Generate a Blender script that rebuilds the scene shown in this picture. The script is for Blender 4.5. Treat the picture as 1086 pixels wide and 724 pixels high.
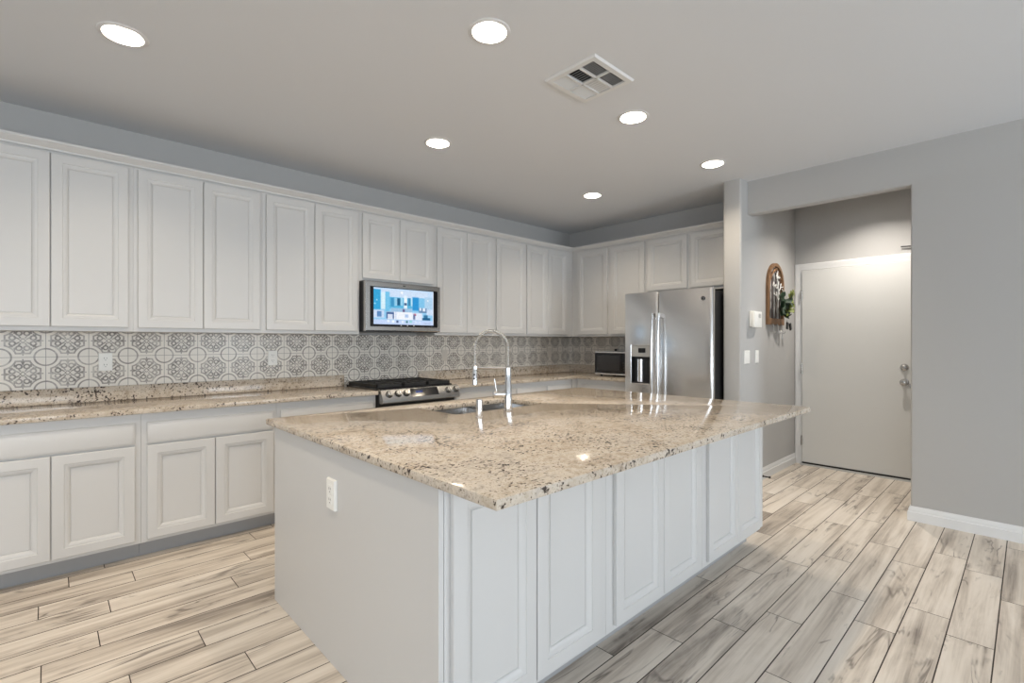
import bpy, bmesh, math, random
from mathutils import Vector, Matrix
random.seed(7)
PI = math.pi
scene = bpy.context.scene
COL = scene.collection
for o in list(bpy.data.objects):
    bpy.data.objects.remove(o, do_unlink=True)

# ------------------------------------------------------------------ camera, world, light, exposure
F_PX, YAW = 520.0, 0.813
cam_d = bpy.data.cameras.new('camera')
cam_d.sensor_width = 36.0
cam_d.lens = 36.0 * F_PX / 1086.0
cam_d.shift_y = 0.0005
cam_d.clip_start = 0.05
cam_o = bpy.data.objects.new('camera', cam_d)
COL.objects.link(cam_o)
cam_o.location = (0.0, -4.241, 1.30)
cam_o.rotation_euler = (PI / 2, 0, YAW - PI / 2)
scene.camera = cam_o

w = bpy.data.worlds.new('daylight_sky')
scene.world = w
w.use_nodes = True
w.node_tree.nodes['Background'].inputs[0].default_value = (0.78, 0.88, 1.0, 1)
w.node_tree.nodes['Background'].inputs[1].default_value = 1.0

scene.view_settings.view_transform = 'Standard'
scene.view_settings.look = 'None'
scene.view_settings.gamma = 1.0
scene.view_settings.use_curve_mapping = False
scene.view_settings.exposure = 0.29
scene.cycles.use_denoising = True
scene.cycles.max_bounces = 12
scene.cycles.diffuse_bounces = 6
scene.cycles.glossy_bounces = 5
scene.cycles.sample_clamp_indirect = 8.0

CAN_W = 10.5                       # each recessed ceiling lamp
CAN_COL = (1.0, 0.855, 0.67)
DAY_COL = (0.82, 0.91, 1.0)


def daylight(name, loc, sx, sz, power, rz=0.0):
    l = bpy.data.lights.new(name, 'AREA')
    l.shape = 'RECTANGLE'; l.size = sx; l.size_y = sz
    l.energy = power; l.color = DAY_COL
    o = bpy.data.objects.new(name, l); COL.objects.link(o)
    o.location = loc; o.rotation_euler = (PI / 2, 0, rz)   # shines along +Y when rz = 0
    return o


daylight('window_daylight', (3.30, -8.72, 1.10), 1.40, 2.00, 104)
daylight('window_daylight', (-1.0, -8.72, 1.55), 2.60, 1.30, 98)
daylight('window_daylight', (-3.72, -5.2, 1.55), 2.60, 1.30, 62, -PI / 2)  # unseen left window, added as fill for faces turned that way


# ------------------------------------------------------------------ helpers
def s2l(c):
    c = c / 255.0
    return c / 12.92 if c <= 0.04045 else ((c + 0.055) / 1.055) ** 2.4


def rgb(r, g, b):
    return (s2l(r), s2l(g), s2l(b), 1.0)


class X:
    """socket wrapper with arithmetic, for compact node maths"""
    def __init__(self, nt, s): self.nt, self.s = nt, s
    def op(self, o, *a):
        n = self.nt.nodes.new('ShaderNodeMath'); n.operation = o
        for i, v in enumerate((self,) + a):
            if isinstance(v, X): self.nt.links.new(v.s, n.inputs[i])
            else: n.inputs[i].default_value = v
        return X(self.nt, n.outputs[0])
    def __add__(s, o): return s.op('ADD', o)
    def __sub__(s, o): return s.op('SUBTRACT', o)
    def __mul__(s, o): return s.op('MULTIPLY', o)
    def rsub(s, v):
        n = s.nt.nodes.new('ShaderNodeMath'); n.operation = 'SUBTRACT'
        n.inputs[0].default_value = v; s.nt.links.new(s.s, n.inputs[1]); return X(s.nt, n.outputs[0])
    def ab(s): return s.op('ABSOLUTE')
    def frac(s): return s.op('FRACT')
    def mx(s, o): return s.op('MAXIMUM', o)
    def mn(s, o): return s.op('MINIMUM', o)
    def lt(s, o): return s.op('LESS_THAN', o)
    def gt(s, o): return s.op('GREATER_THAN', o)
    def sq(s): return s.op('MULTIPLY', s)
    def sqrt(s): return s.op('SQRT')
    def band(s, lo, hi): return s.gt(lo) * s.lt(hi)
    def smooth(s, lo, hi):
        n = s.nt.nodes.new('ShaderNodeMapRange'); n.interpolation_type = 'SMOOTHSTEP'
        s.nt.links.new(s.s, n.inputs[0]); n.inputs[1].default_value = lo; n.inputs[2].default_value = hi
        return X(s.nt, n.outputs[0])


def new_mat(name, color=(0.8, 0.8, 0.8, 1), rough=0.5, metal=0.0, **kw):
    m = bpy.data.materials.new(name); m.use_nodes = True
    b = m.node_tree.nodes['Principled BSDF']
    b.inputs['Base Color'].default_value = color
    b.inputs['Roughness'].default_value = rough
    b.inputs['Metallic'].default_value = metal
    for k, v in kw.items(): b.inputs[k].default_value = v
    return m


def nt_of(m): return m.node_tree, m.node_tree.nodes['Principled BSDF']


def coords(nt, kind='Object', scale=(1, 1, 1)):
    t = nt.nodes.new('ShaderNodeTexCoord'); mp = nt.nodes.new('ShaderNodeMapping')
    mp.inputs['Scale'].default_value = scale
    nt.links.new(t.outputs[kind], mp.inputs[0])
    return mp.outputs[0]


def noise(nt, vec, scale, detail=3, rough=0.5, dist=0.0):
    n = nt.nodes.new('ShaderNodeTexNoise')
    n.inputs['Scale'].default_value = scale; n.inputs['Detail'].default_value = detail
    n.inputs['Roughness'].default_value = rough; n.inputs['Distortion'].default_value = dist
    if vec is not None: nt.links.new(vec, n.inputs['Vector'])
    return X(nt, n.outputs[0])


def ramp(nt, fac, stops):
    r = nt.nodes.new('ShaderNodeValToRGB')
    while len(r.color_ramp.elements) < len(stops): r.color_ramp.elements.new(0.5)
    for e, (p, c) in zip(r.color_ramp.elements, stops): e.position = p; e.color = c
    nt.links.new(fac.s, r.inputs[0]); return r.outputs[0]


def mix(nt, fac, a, b):
    n = nt.nodes.new('ShaderNodeMix'); n.data_type = 'RGBA'
    nt.links.new(fac.s, n.inputs[0])
    for i, v in ((6, a), (7, b)):
        if isinstance(v, tuple): n.inputs[i].default_value = v
        else: nt.links.new(v, n.inputs[i])
    return n.outputs[2]


def bump(nt, b, h, strength, dist=0.002):
    n = nt.nodes.new('ShaderNodeBump'); n.inputs['Strength'].default_value = strength
    n.inputs['Distance'].default_value = dist
    nt.links.new(h.s, n.inputs['Height']); nt.links.new(n.outputs[0], b.inputs['Normal'])


# ------------------------------------------------------------------ materials
def wall_paint(name, c, rough=0.75):
    m = new_mat(name, c, rough); nt, b = nt_of(m)
    bump(nt, b, noise(nt, coords(nt), 120, 3, 0.6), 0.12, 0.002)
    return m


M = {}
M['wall'] = wall_paint('grey_wall_paint', rgb(177, 176, 174))
M['ceiling'] = wall_paint('ceiling_paint', rgb(213, 215, 218), 0.85)
M['trim'] = new_mat('white_trim_paint', rgb(218, 218, 217), 0.4)
M['cab'] = new_mat('white_cabinet_paint', rgb(201, 200, 198), 0.38)
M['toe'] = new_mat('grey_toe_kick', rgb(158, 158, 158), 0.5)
M['door'] = new_mat('door_paint', rgb(206, 206, 203), 0.5)
M['white_plastic'] = new_mat('white_plastic', rgb(236, 235, 230), 0.35)
M['beige_plastic'] = new_mat('pale_beige_plastic', rgb(205, 198, 188), 0.45)
M['dark_slot'] = new_mat('dark_slot', rgb(40, 40, 40), 0.6)
M['grey_plastic'] = new_mat('grey_plastic', rgb(165, 165, 163), 0.5)
M['chrome'] = new_mat('chrome', (0.70, 0.70, 0.70, 1), 0.18, 1.0)
M['spring'] = new_mat('spring_steel', (0.62, 0.61, 0.58, 1), 0.25, 1.0)
M['nickel'] = new_mat('satin_nickel', (0.50, 0.49, 0.47, 1), 0.25, 1.0)
M['black_gloss'] = new_mat('black_glass', (0.008, 0.008, 0.01, 1), 0.08)
M['black'] = new_mat('black_enamel', (0.012, 0.012, 0.012, 1), 0.35)
M['iron'] = new_mat('cast_iron', (0.014, 0.014, 0.014, 1), 0.55)
M['black_matte'] = new_mat('black_side_panel', (0.01, 0.01, 0.01, 1), 0.5)
M['window_dark'] = new_mat('dark_door_glass', (0.03, 0.03, 0.032, 1), 0.12)


def stainless(name, base, rough, axis):
    m = new_mat(name, base, rough, 1.0); nt, b = nt_of(m)
    sc = [300, 300, 300]; sc[axis] = 4
    n = noise(nt, coords(nt, 'Object', tuple(sc)), 1.0, 2)
    r = n * 0.06 + (rough - 0.03)
    nt.links.new(r.s, b.inputs['Roughness'])
    return m


M['steel_y'] = stainless('brushed_steel_doors', (0.78, 0.775, 0.77, 1), 0.24, 1)
M['steel_x'] = stainless('brushed_steel', (0.48, 0.468, 0.45, 1), 0.26, 0)
M['sink'] = stainless('sink_steel', (0.55, 0.55, 0.55, 1), 0.25, 0)


def granite():
    m = new_mat('polished_granite', rough=0.085); nt, b = nt_of(m)
    b.inputs['Specular IOR Level'].default_value = 0.34
    v = coords(nt)
    sw = coords(nt, 'Object', (1.0, 1.5, 1.0))
    big = noise(nt, sw, 2.6, 5, 0.6, 0.8)
    mid = noise(nt, v, 28, 5, 0.65)
    base = ramp(nt, big * 0.5 + mid * 0.5, [(0.33, rgb(130, 115, 98)), (0.43, rgb(184, 170, 152)), (0.54, rgb(203, 192, 177)), (0.62, rgb(180, 170, 158)), (0.72, rgb(138, 130, 122))])
    fine = noise(nt, v, 150, 2, 0.6)
    base = mix(nt, fine.smooth(0.55, 0.70) * 0.6, base, rgb(128, 114, 102))
    cl = noise(nt, v, 5.0, 3, 0.6)
    sp = noise(nt, coords(nt, 'Object', (1.0, 1.3, 1.0)), 68, 3, 0.55)
    sp2 = noise(nt, v, 34, 3, 0.6)
    mask = (sp + cl * 0.32).smooth(0.775, 0.80)
    mask2 = (sp2 + cl * 0.42).smooth(0.865, 0.885)
    base = mix(nt, (sp + cl * 0.30).smooth(0.70, 0.775) * 0.5, base, rgb(120, 102, 88))
    base = mix(nt, mask.mx(mask2) * 0.92, base, rgb(48, 40, 38))
    nt.links.new(base, b.inputs['Base Color'])
    return m


M['granite'] = granite()


def plank_floor():
    m = new_mat('wood_look_plank_tile', rough=0.42); nt, b = nt_of(m)
    at = nt.nodes.new('ShaderNodeAttribute'); at.attribute_name = 'plank'
    sep = nt.nodes.new('ShaderNodeSeparateColor'); nt.links.new(at.outputs['Color'], sep.inputs[0])
    r1, r2 = X(nt, sep.outputs[0]), X(nt, sep.outputs[1])
    t = nt.nodes.new('ShaderNodeTexCoord'); sp = nt.nodes.new('ShaderNodeSeparateXYZ')
    nt.links.new(t.outputs['Object'], sp.inputs[0])

    def vec(sx, sy):
        c = nt.nodes.new('ShaderNodeCombineXYZ')
        nt.links.new((X(nt, sp.outputs[0]) * sx + r1 * 31.0).s, c.inputs[0])
        nt.links.new((X(nt, sp.outputs[1]) * sy).s, c.inputs[1])
        nt.links.new((r2 * 47.0).s, c.inputs[2])
        return c.outputs[0]
    grain = noise(nt, vec(0.75, 13), 1.0, 6, 0.58, 0.55)
    fine = noise(nt, vec(2.2, 95), 1.0, 3, 0.6, 0.2)
    vein = noise(nt, vec(0.9, 7), 1.0, 3, 0.5, 1.3)
    cloud = noise(nt, vec(1.6, 5), 1.0, 4, 0.6, 1.0)
    g = grain * 0.62 + fine * 0.14 + cloud * 0.24
    col = ramp(nt, g + (r1 - 0.5) * 0.07, [(0.35, rgb(136, 126, 116)), (0.44, rgb(186, 175, 162)), (0.53, rgb(210, 200, 187)), (0.68, rgb(224, 216, 205))])
    vm = (vein - 0.5).ab().rsub(1.0).smooth(0.972, 1.0) * cloud.rsub(1.0).smooth(0.50, 0.64)
    col = mix(nt, vm * 0.8, col, rgb(106, 97, 89))
    knot = noise(nt, vec(2.6, 9), 1.0, 5, 0.7, 0.6)
    col = mix(nt, knot.smooth(0.61, 0.73) * 0.65, col, rgb(104, 97, 91))
    nt.links.new(col, b.inputs['Base Color'])
    bump(nt, b, g, 0.08, 0.002)
    return m


M['plank'] = plank_floor()
M['grout'] = new_mat('dark_floor_grout', rgb(74, 67, 61), 0.9)


def pattern_tile():
    m = new_mat('patterned_tile', rough=0.3); nt, b = nt_of(m)
    t = nt.nodes.new('ShaderNodeTexCoord'); sp = nt.nodes.new('ShaderNodeSeparateXYZ')
    nt.links.new(t.outputs['UV'], sp.inputs[0])
    u, v = X(nt, sp.outputs[0]), X(nt, sp.outputs[1])
    a, c = (u.frac() - 0.5).ab(), (v.frac() - 0.5).ab()
    hi, lo = a.mx(c), a.mn(c)

    def dist(p, q, x0, y0): return ((p - x0).sq() + (q - y0).sq()).sqrt()
    dc = dist(a, c, 0.5, 0.5)
    ring = dc.band(0.232, 0.276)
    s = (hi - 0.405).mx(dc.rsub(0.345))
    outline = s.band(-0.042, 0.0)
    inside = s.lt(-0.038)
    dd = hi - lo
    curl = (dist(hi, lo, 0.225, 0.085) - 0.062).ab().lt(0.021)
    petal = (dist(hi, lo, 0.255, 0.225) - 0.052).ab().lt(0.02) * dd.gt(0.02)
    stem = (lo - hi * 0.62).ab().lt(0.02) * hi.band(0.07, 0.20)
    dia = (hi + lo - 0.066).ab().lt(0.017)
    dart = (lo - (hi - 0.24) * 0.36).lt(0.0) * hi.band(0.27, 0.405)
    tip = hi.band(0.40, 0.45) * lo.lt(0.016)
    motif = (curl.mx(petal).mx(stem).mx(dia).mx(dart) * inside)
    wear = noise(nt, coords(nt, 'UV'), 3.2, 4, 0.65)
    wear2 = wear.smooth(0.30, 0.62)
    dark = (ring * 0.9).mx(outline * 0.85).mx(motif * 1.0).mx(inside * 0.10).mx(tip * 0.9)
    col = mix(nt, dark * (wear2 * 0.45 + 0.45), rgb(224, 218, 208), rgb(92, 84, 77))
    gl = a.mx(c).gt(0.4925)
    col = mix(nt, gl * 0.85, col, rgb(112, 106, 100))
    nt.links.new(col, b.inputs['Base Color'])
    return m


M['tile'] = pattern_tile()


def emis(name, col, strength):
    m = bpy.data.materials.new(name); m.use_nodes = True
    nt = m.node_tree; nt.nodes.clear()
    e = nt.nodes.new('ShaderNodeEmission'); e.inputs[0].default_value = col; e.inputs[1].default_value = strength
    o = nt.nodes.new('ShaderNodeOutputMaterial'); nt.links.new(e.outputs[0], o.inputs[0])
    return m


M['lamp'] = emis('lit_lamp', (1.0, 0.95, 0.88, 1), 14.0)
M['screen'] = emis('lit_screen', (1, 1, 1, 1), 0.84)
_nt = M['screen'].node_tree
_a = _nt.nodes.new('ShaderNodeAttribute'); _a.attribute_name = 'picture'
_nt.links.new(_a.outputs['Color'], _nt.nodes['Emission'].inputs[0])
M['blue_digits'] = emis('blue_display_glow', rgb(60, 90, 170), 0.7)


def wood(name, c1, c2):
    m = new_mat(name, rough=0.6); nt, b = nt_of(m)
    n = noise(nt, coords(nt, 'Object', (40, 40, 5)), 1.0, 4, 0.6, 0.6)
    nt.links.new(ramp(nt, n, [(0.3, c1), (0.7, c2)]), b.inputs['Base Color'])
    return m


M['wood'] = wood('brown_wood', rgb(100, 72, 48), rgb(150, 112, 76))
M['wood_dark'] = wood('dark_stained_wood', rgb(44, 30, 24), rgb(70, 48, 38))
M['leaf'] = new_mat('green_leaf', rgb(112, 122, 52), 0.5)
M['leaf_dark'] = new_mat('dark_green_leaf', rgb(46, 66, 48), 0.5)
M['stem'] = new_mat('plant_stem', rgb(96, 84, 48), 0.6)

# ------------------------------------------------------------------ object building
ORG = {}


def obj(name, bm, m, parent=None, origin=None, angle=0.6):
    """link bm (built in world coordinates) as ONE mesh object"""
    off = ORG[parent.name] if parent else Vector(origin if origin is not None else (0, 0, 0))
    bmesh.ops.translate(bm, verts=bm.verts, vec=-off)
    me = bpy.data.meshes.new(name)
    bm.to_mesh(me); bm.free()
    mats = m if isinstance(m, list) else [m]
    for k in mats: me.materials.append(M[k])
    for p in me.polygons: p.use_smooth = True
    me.set_sharp_from_angle(angle=angle)
    o = bpy.data.objects.new(name, me)
    COL.objects.link(o)
    if parent: o.parent = parent
    else: o.location = off
    ORG[o.name] = off
    return o


def thing(name, label, cat, loc, group=None):
    o = bpy.data.objects.new(name, None); COL.objects.link(o)
    o.empty_display_size = 0.05
    o.location = loc; ORG[o.name] = Vector(loc)
    o['label'] = label; o['category'] = cat
    if group: o['group'] = group
    return o


def tag(o, label, cat, group=None):
    o['label'] = label; o['category'] = cat
    if group: o['group'] = group
    return o


def struct(name, bm, m, parent=None, origin=None):
    o = obj(name, bm, m, parent, origin)
    if not parent: o['kind'] = 'structure'
    return o


def dup(root, loc, label=None):
    r = root.copy(); COL.objects.link(r); r.location = loc; ORG[r.name] = Vector(loc)
    if label: r['label'] = label
    for ch in list(root.children):
        c = ch.copy(); COL.objects.link(c); c.parent = r
        for g in ch.children:
            d = g.copy(); COL.objects.link(d); d.parent = c
    return r


def B(): return bmesh.new()


def box(bm, lo, hi, bev=0.0, seg=1):
    lo, hi = [min(a, b) for a, b in zip(lo, hi)], [max(a, b) for a, b in zip(lo, hi)]
    vs = [bm.verts.new((x, y, z)) for x in (lo[0], hi[0]) for y in (lo[1], hi[1]) for z in (lo[2], hi[2])]
    fs = [bm.faces.new([vs[i] for i in q]) for q in ((0, 1, 3, 2), (4, 6, 7, 5), (0, 4, 5, 1), (2, 3, 7, 6), (0, 2, 6, 4), (1, 5, 7, 3))]
    if bev > 0:
        es = list({e for f in fs for e in f.edges})
        bmesh.ops.bevel(bm, geom=es, offset=bev, segments=seg, profile=0.5, affect='EDGES')
    return bm


def prism(bm, pts, d, bev=0.0, seg=2):
    """closed polygon pts (3d, planar) extruded by vector d"""
    d = Vector(d)
    a = [bm.verts.new(p) for p in pts]; b = [bm.verts.new(Vector(p) + d) for p in pts]
    fs = [bm.faces.new(a[::-1]), bm.faces.new(b)]
    n = len(pts)
    for i in range(n): fs.append(bm.faces.new((a[i], a[(i + 1) % n], b[(i + 1) % n], b[i])))
    bmesh.ops.recalc_face_normals(bm, faces=fs)
    if bev > 0:
        bmesh.ops.bevel(bm, geom=list({e for f in fs[:2] for e in f.edges}), offset=bev, segments=seg, profile=0.5, affect='EDGES')
    return bm


def tube(bm, pts, r, n=12, cap=True):
    pts = [Vector(p) for p in pts]
    rs = r if isinstance(r, (list, tuple)) else [r] * len(pts)
    rings, ref = [], None
    for i, p in enumerate(pts):
        t = (pts[min(i + 1, len(pts) - 1)] - pts[max(i - 1, 0)]).normalized()
        if ref is None: ref = t.orthogonal().normalized()
        ref = (ref - t * ref.dot(t)).normalized()
        s = t.cross(ref)
        rings.append([bm.verts.new(p + (ref * math.cos(2 * PI * k / n) + s * math.sin(2 * PI * k / n)) * rs[i]) for k in range(n)])
    for a, b in zip(rings, rings[1:]):
        for k in range(n): bm.faces.new((a[k], a[(k + 1) % n], b[(k + 1) % n], b[k]))
    if cap:
        bm.faces.new(rings[0][::-1]); bm.faces.new(rings[-1])
    return bm


def lathe(bm, prof, c, axis=(0, 0, 1), n=28, cap0=True, cap1=True):
    """prof: list of (radius, height along axis)"""
    ax = Vector(axis).normalized(); u = ax.orthogonal().normalized(); v = ax.cross(u); c = Vector(c)
    rings = [[bm.verts.new(c + ax * h + (u * math.cos(2 * PI * k / n) + v * math.sin(2 * PI * k / n)) * r) for k in range(n)] for r, h in prof]
    for a, b in zip(rings, rings[1:]):
        for k in range(n): bm.faces.new((a[k], a[(k + 1) % n], b[(k + 1) % n], b[k]))
    if cap0: bm.faces.new(rings[0][::-1])
    if cap1: bm.faces.new(rings[-1])
    return bm


class Fr:
    """face frame: u runs along the cabinet front, n points out into the room"""
    def __init__(s, o, u, n): s.o, s.u, s.n = Vector(o), Vector(u), Vector(n)
    def P(s, u, z, n): return s.o + s.u * u + Vector((0, 0, z)) + s.n * n


def rings_front(bm, fr, u0, u1, z0, z1, prof):
    """nested rectangles: prof = [(inset, out)], closed by a centre panel and a back"""
    loops = []
    for ins, out in prof:
        loops.append([bm.verts.new(fr.P(u, z, out)) for u, z in ((u0 + ins, z0 + ins), (u1 - ins, z0 + ins), (u1 - ins, z1 - ins), (u0 + ins, z1 - ins))])
    for a, b in zip(loops, loops[1:]):
        for k in range(4): bm.faces.new((a[k], a[(k + 1) % 4], b[(k + 1) % 4], b[k]))
    bm.faces.new(loops[-1]); bm.faces.new(loops[0][::-1])
    bmesh.ops.recalc_face_normals(bm, faces=bm.faces)
    return bm


DOOR = [(0, 0.001), (0, 0.0165), (0.003, 0.0195), (0.010, 0.0200), (0.050, 0.0200), (0.0525, 0.0165), (0.0575, 0.0160), (0.0745, 0.0070), (0.0765, 0.0045), (0.0772, 0.0022), (0.0790, 0.0022), (0.0797, 0.0045)]
DRAWER = [(0, 0.001), (0, 0.010), (0.005, 0.0145), (0.016, 0.0190), (0.020, 0.0200)]


def door_mesh(fr, u0, u1, z0, z1): return rings_front(B(), fr, u0, u1, z0, z1, DOOR)
def drawer_mesh(fr, u0, u1, z0, z1): return rings_front(B(), fr, u0, u1, z0, z1, DRAWER)


FN = Fr((0, -0.305, 0), (1, 0, 0), (0, -1, 0))        # wall cabinets on the tiled long wall
FB = Fr((0, -0.600, 0), (1, 0, 0), (0, -1, 0))        # base cabinets on the long wall
FE = Fr((4.765, 0, 0), (0, -1, 0), (-1, 0, 0))        # wall cabinets on the fridge wall
FEB = Fr((4.470, 0, 0), (0, -1, 0), (-1, 0, 0))
FI = Fr((0, -3.050, 0), (1, 0, 0), (0, -1, 0))        # island front

CEIL = 2.743
# ------------------------------------------------------------------ the room
# floor: planks run along X, each row staggered; one mesh, joints open down to the grout bed
bm = B()
lay = bm.loops.layers.float_color.new('plank')
ROW, Y0, PL, G, GX = 0.1546, -0.737, 0.914, 0.0023, 0.0019
JO = {1: 0.346, 2: 0.88, 3: 0.22, 4: 0.734, 5: 0.162, 0: 0.081, 6: -0.02, 7: 0.49, 8: 0.23, 9: 0.60, 14: 2.162, 15: 1.703, 16: 1.99, 17: 2.274, 18: 2.52, 19: 2.973, 20: 2.742, 21: 3.072, 22: 2.903}
for k in range(-6, 53):
    y1 = Y0 - ROW * (k - 1); y0 = y1 - ROW
    if k - 1 >= 14:                                     # measured drift of the rows past the island
        pass
    x = JO.get(k, random.uniform(0, PL))
    x -= math.ceil((x + 3.7) / PL) * PL
    while x < 6.1:
        f = bm.faces.new([bm.verts.new(p) for p in ((x + GX, y0 + G, 0), (x + PL - GX, y0 + G, 0), (x + PL - GX, y1 - G, 0), (x + GX, y1 - G, 0))])
        c = (random.random(), random.random(), random.random(), 1)
        for l in f.loops: l[lay] = c
        x += PL
f = bm.faces.new([bm.verts.new(p) for p in ((-3.9, -9.0, -0.0025), (6.4, -9.0, -0.0025), (6.4, 0.4, -0.0025), (-3.9, 0.4, -0.0025))])
f.material_index = 1
struct('floor', bm, ['plank', 'grout'])

CANS = [(0.256, -1.31), (2.053, -1.29), (3.89, -1.281), (1.491, -2.512), (2.726, -2.49), (3.909, -2.475), (5.29, -3.26), (0.25, -2.50), (-1.5, -1.30), (-1.5, -2.50)]  # last two are unseen lamps, added to light the end panel and left floor
bm = B()
es = []
def loop_edges(pts):
    vs = [bm.verts.new(p) for p in pts]
    for i in range(len(vs)): es.append(bm.edges.new((vs[i], vs[(i + 1) % len(vs)])))
loop_edges([(-3.9, -9.0, CEIL), (6.2, -9.0, CEIL), (6.2, 0.2, CEIL), (-3.9, 0.2, CEIL)])
for cx, cy in CANS:
    loop_edges([(cx + 0.08 * math.cos(2 * PI * i / 28), cy + 0.08 * math.sin(2 * PI * i / 28), CEIL) for i in range(28)])
bmesh.ops.triangle_fill(bm, use_beauty=True, edges=es)
for f in bm.faces:
    if f.normal.z > 0: f.normal_flip()
struct('ceiling', bm, 'ceiling')

struct('wall_north', box(B(), (-3.9, 0, 0), (5.20, 0.12, CEIL)), 'wall')
struct('wall_east', box(B(), (5.07, -2.33, 0), (5.20, 0, CEIL)), 'wall')
bm = B()                                                 # wing wall beside the fridge, runs into the passage
r = 0.02
pts = [(5.90, -2.33, 0), (4.435 + r, -2.33, 0)]
pts += [(4.435 + r - r * math.sin(t * PI / 8), -2.33 - r + r * math.cos(t * PI / 8), 0) for t in range(1, 5)]
pts += [(4.435 + r - r * math.cos(t * PI / 8), -2.49 + r - r * math.sin(t * PI / 8), 0) for t in range(0, 5)]
pts += [(5.90, -2.49, 0)]
prism(bm, pts, (0, 0, CEIL))
struct('wall_passage', bm, 'wall')
bm = B()                                                 # wall with the passage opening: header and long wall, rounded corners
def rrect(x0, x1, z0, z1): return
HX0, HX1, HZ, JY = 4.58, 4.69, 2.447, -3.64
prof = [(-2.491, CEIL), (-2.491, HZ), (JY, HZ), (JY, 0), (-8.9, 0), (-8.9, CEIL)]
fs0 = len(bm.faces)
prism(bm, [(HX0, y, z) for y, z in prof], (HX1 - HX0, 0, 0))
ed = [e for e in bm.edges if (abs(e.verts[0].co.z - HZ) < 1e-4 and abs(e.verts[1].co.z - HZ) < 1e-4 and abs(e.verts[0].co.x - e.verts[1].co.x) < 1e-4)
      or (abs(e.verts[0].co.y - JY) < 1e-4 and abs(e.verts[1].co.y - JY) < 1e-4 and abs(e.verts[0].co.x - e.verts[1].co.x) < 1e-4)]
bmesh.ops.bevel(bm, geom=ed, offset=0.016, segments=4, profile=0.5, affect='EDGES')
struct('wall_right', bm, 'wall')
struct('wall_entry', box(B(), (5.88, -4.9, 0), (6.0, -2.33, CEIL)), 'wall')
struct('wall_passage_far', box(B(), (4.69, -4.7, 0), (5.88, -4.58, CEIL)), 'wall')
# rear and left walls of the open living space, with window openings; the left one is added to let daylight in
def wall_with_holes(name, fix, lo, hi, holes, axis):
    bm = B()
    cuts = sorted({lo, hi} | {h[0] for h in holes} | {h[1] for h in holes})
    for a, b in zip(cuts, cuts[1:]):
        spans, z = [], 0.0
        for h in holes:
            if h[0] <= a + 1e-6 and b <= h[1] + 1e-6:
                if h[2] > z: spans.append((z, h[2]))
                z = h[3]
        spans.append((z, CEIL))
        for z0, z1 in spans:
            if axis == 'x': box(bm, (a, fix - 0.12, z0), (b, fix, z1))
            else: box(bm, (fix - 0.12, a, z0), (fix, b, z1))
    return struct(name, bm, 'wall')
wall_with_holes('wall_south', -8.6, -3.9, 4.69, [(-2.3, 0.3, 0.9, 2.2), (2.6, 4.0, 0.0001, 2.1)], 'x')
wall_with_holes('wall_west', -3.6, -8.6, 0.0, [(-6.5, -3.9, 0.9, 2.2)], 'y')


def window_frame(name, p0, p1, mull):
    bm = B(); t = 0.05
    (x0, y0, z0), (x1, y1, z1) = p0, p1
    if y0 == y1:
        for a, b in ((x0, x0 + t), (x1 - t, x1)) + tuple((m - t / 2, m + t / 2) for m in mull): box(bm, (a, y0 - 0.04, z0), (b, y0 + 0.02, z1))
        for a, b in ((z0, z0 + t), (z1 - t, z1)): box(bm, (x0, y0 - 0.04, a), (x1, y0 + 0.02, b))
    else:
        for a, b in ((y0, y0 + t), (y1 - t, y1)) + tuple((m - t / 2, m + t / 2) for m in mull): box(bm, (x0 - 0.04, a, z0), (x0 + 0.02, b, z1))
        for a, b in ((z0, z0 + t), (z1 - t, z1)): box(bm, (x0 - 0.04, y0, a), (x0 + 0.02, y1, b))
    struct(name, bm, 'trim')
window_frame('window_1', (-2.3, -8.62, 0.9), (0.3, -8.62, 2.2), (-1.0,))
window_frame('window_2', (2.6, -8.62, 0.0), (4.0, -8.62, 2.1), (3.3,))
window_frame('added_window_3', (-3.62, -6.5, 0.9), (-3.62, -3.9, 2.2), (-5.2,))  # added opening on the unseen left side, for daylight

# baseboards
def bb_profile(h=0.105): return [(0, 0), (0.017, 0), (0.017, h - 0.042), (0.011, h - 0.036), (0.011, h - 0.018), (0.007, h - 0.012), (0.005, h), (0, h)]
def sweep(bm, path, prof):
    """path: list of (point, outward-mitre vector) ; prof: (out, z)"""
    rings = [[bm.verts.new(Vector(p) + Vector(o) * a + Vector((0, 0, z))) for a, z in prof] for p, o in path]
    n = len(prof)
    for A, C in zip(rings, rings[1:]):
        for k in range(n): bm.faces.new((A[k], A[(k + 1) % n], C[(k + 1) % n], C[k]))
    bm.faces.new(rings[0]); bm.faces.new(rings[-1][::-1])
    bmesh.ops.recalc_face_normals(bm, faces=bm.faces)
    return bm
struct('baseboard_right', sweep(B(), [((4.69, JY, 0), (0, 1, 0)), ((4.58, JY, 0), (-1, 1, 0)), ((4.58, -8.58, 0), (-1, 0, 0))], bb_profile()), 'trim')
struct('baseboard_passage', sweep(B(), [((4.455, -2.33, 0), (0, 1, 0)) if False else ((4.435, -2.345, 0), (-1, 0, 0)), ((4.435, -2.49, 0), (-1, -1, 0)), ((5.862, -2.49, 0), (0, -1, 0))], bb_profile()), 'trim')
struct('baseboard_entry', sweep(B(), [((4.70, -4.58, 0), (0, 1, 0)), ((5.865, -4.58, 0), (0, 1, 0))], bb_profile()), 'trim')

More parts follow.
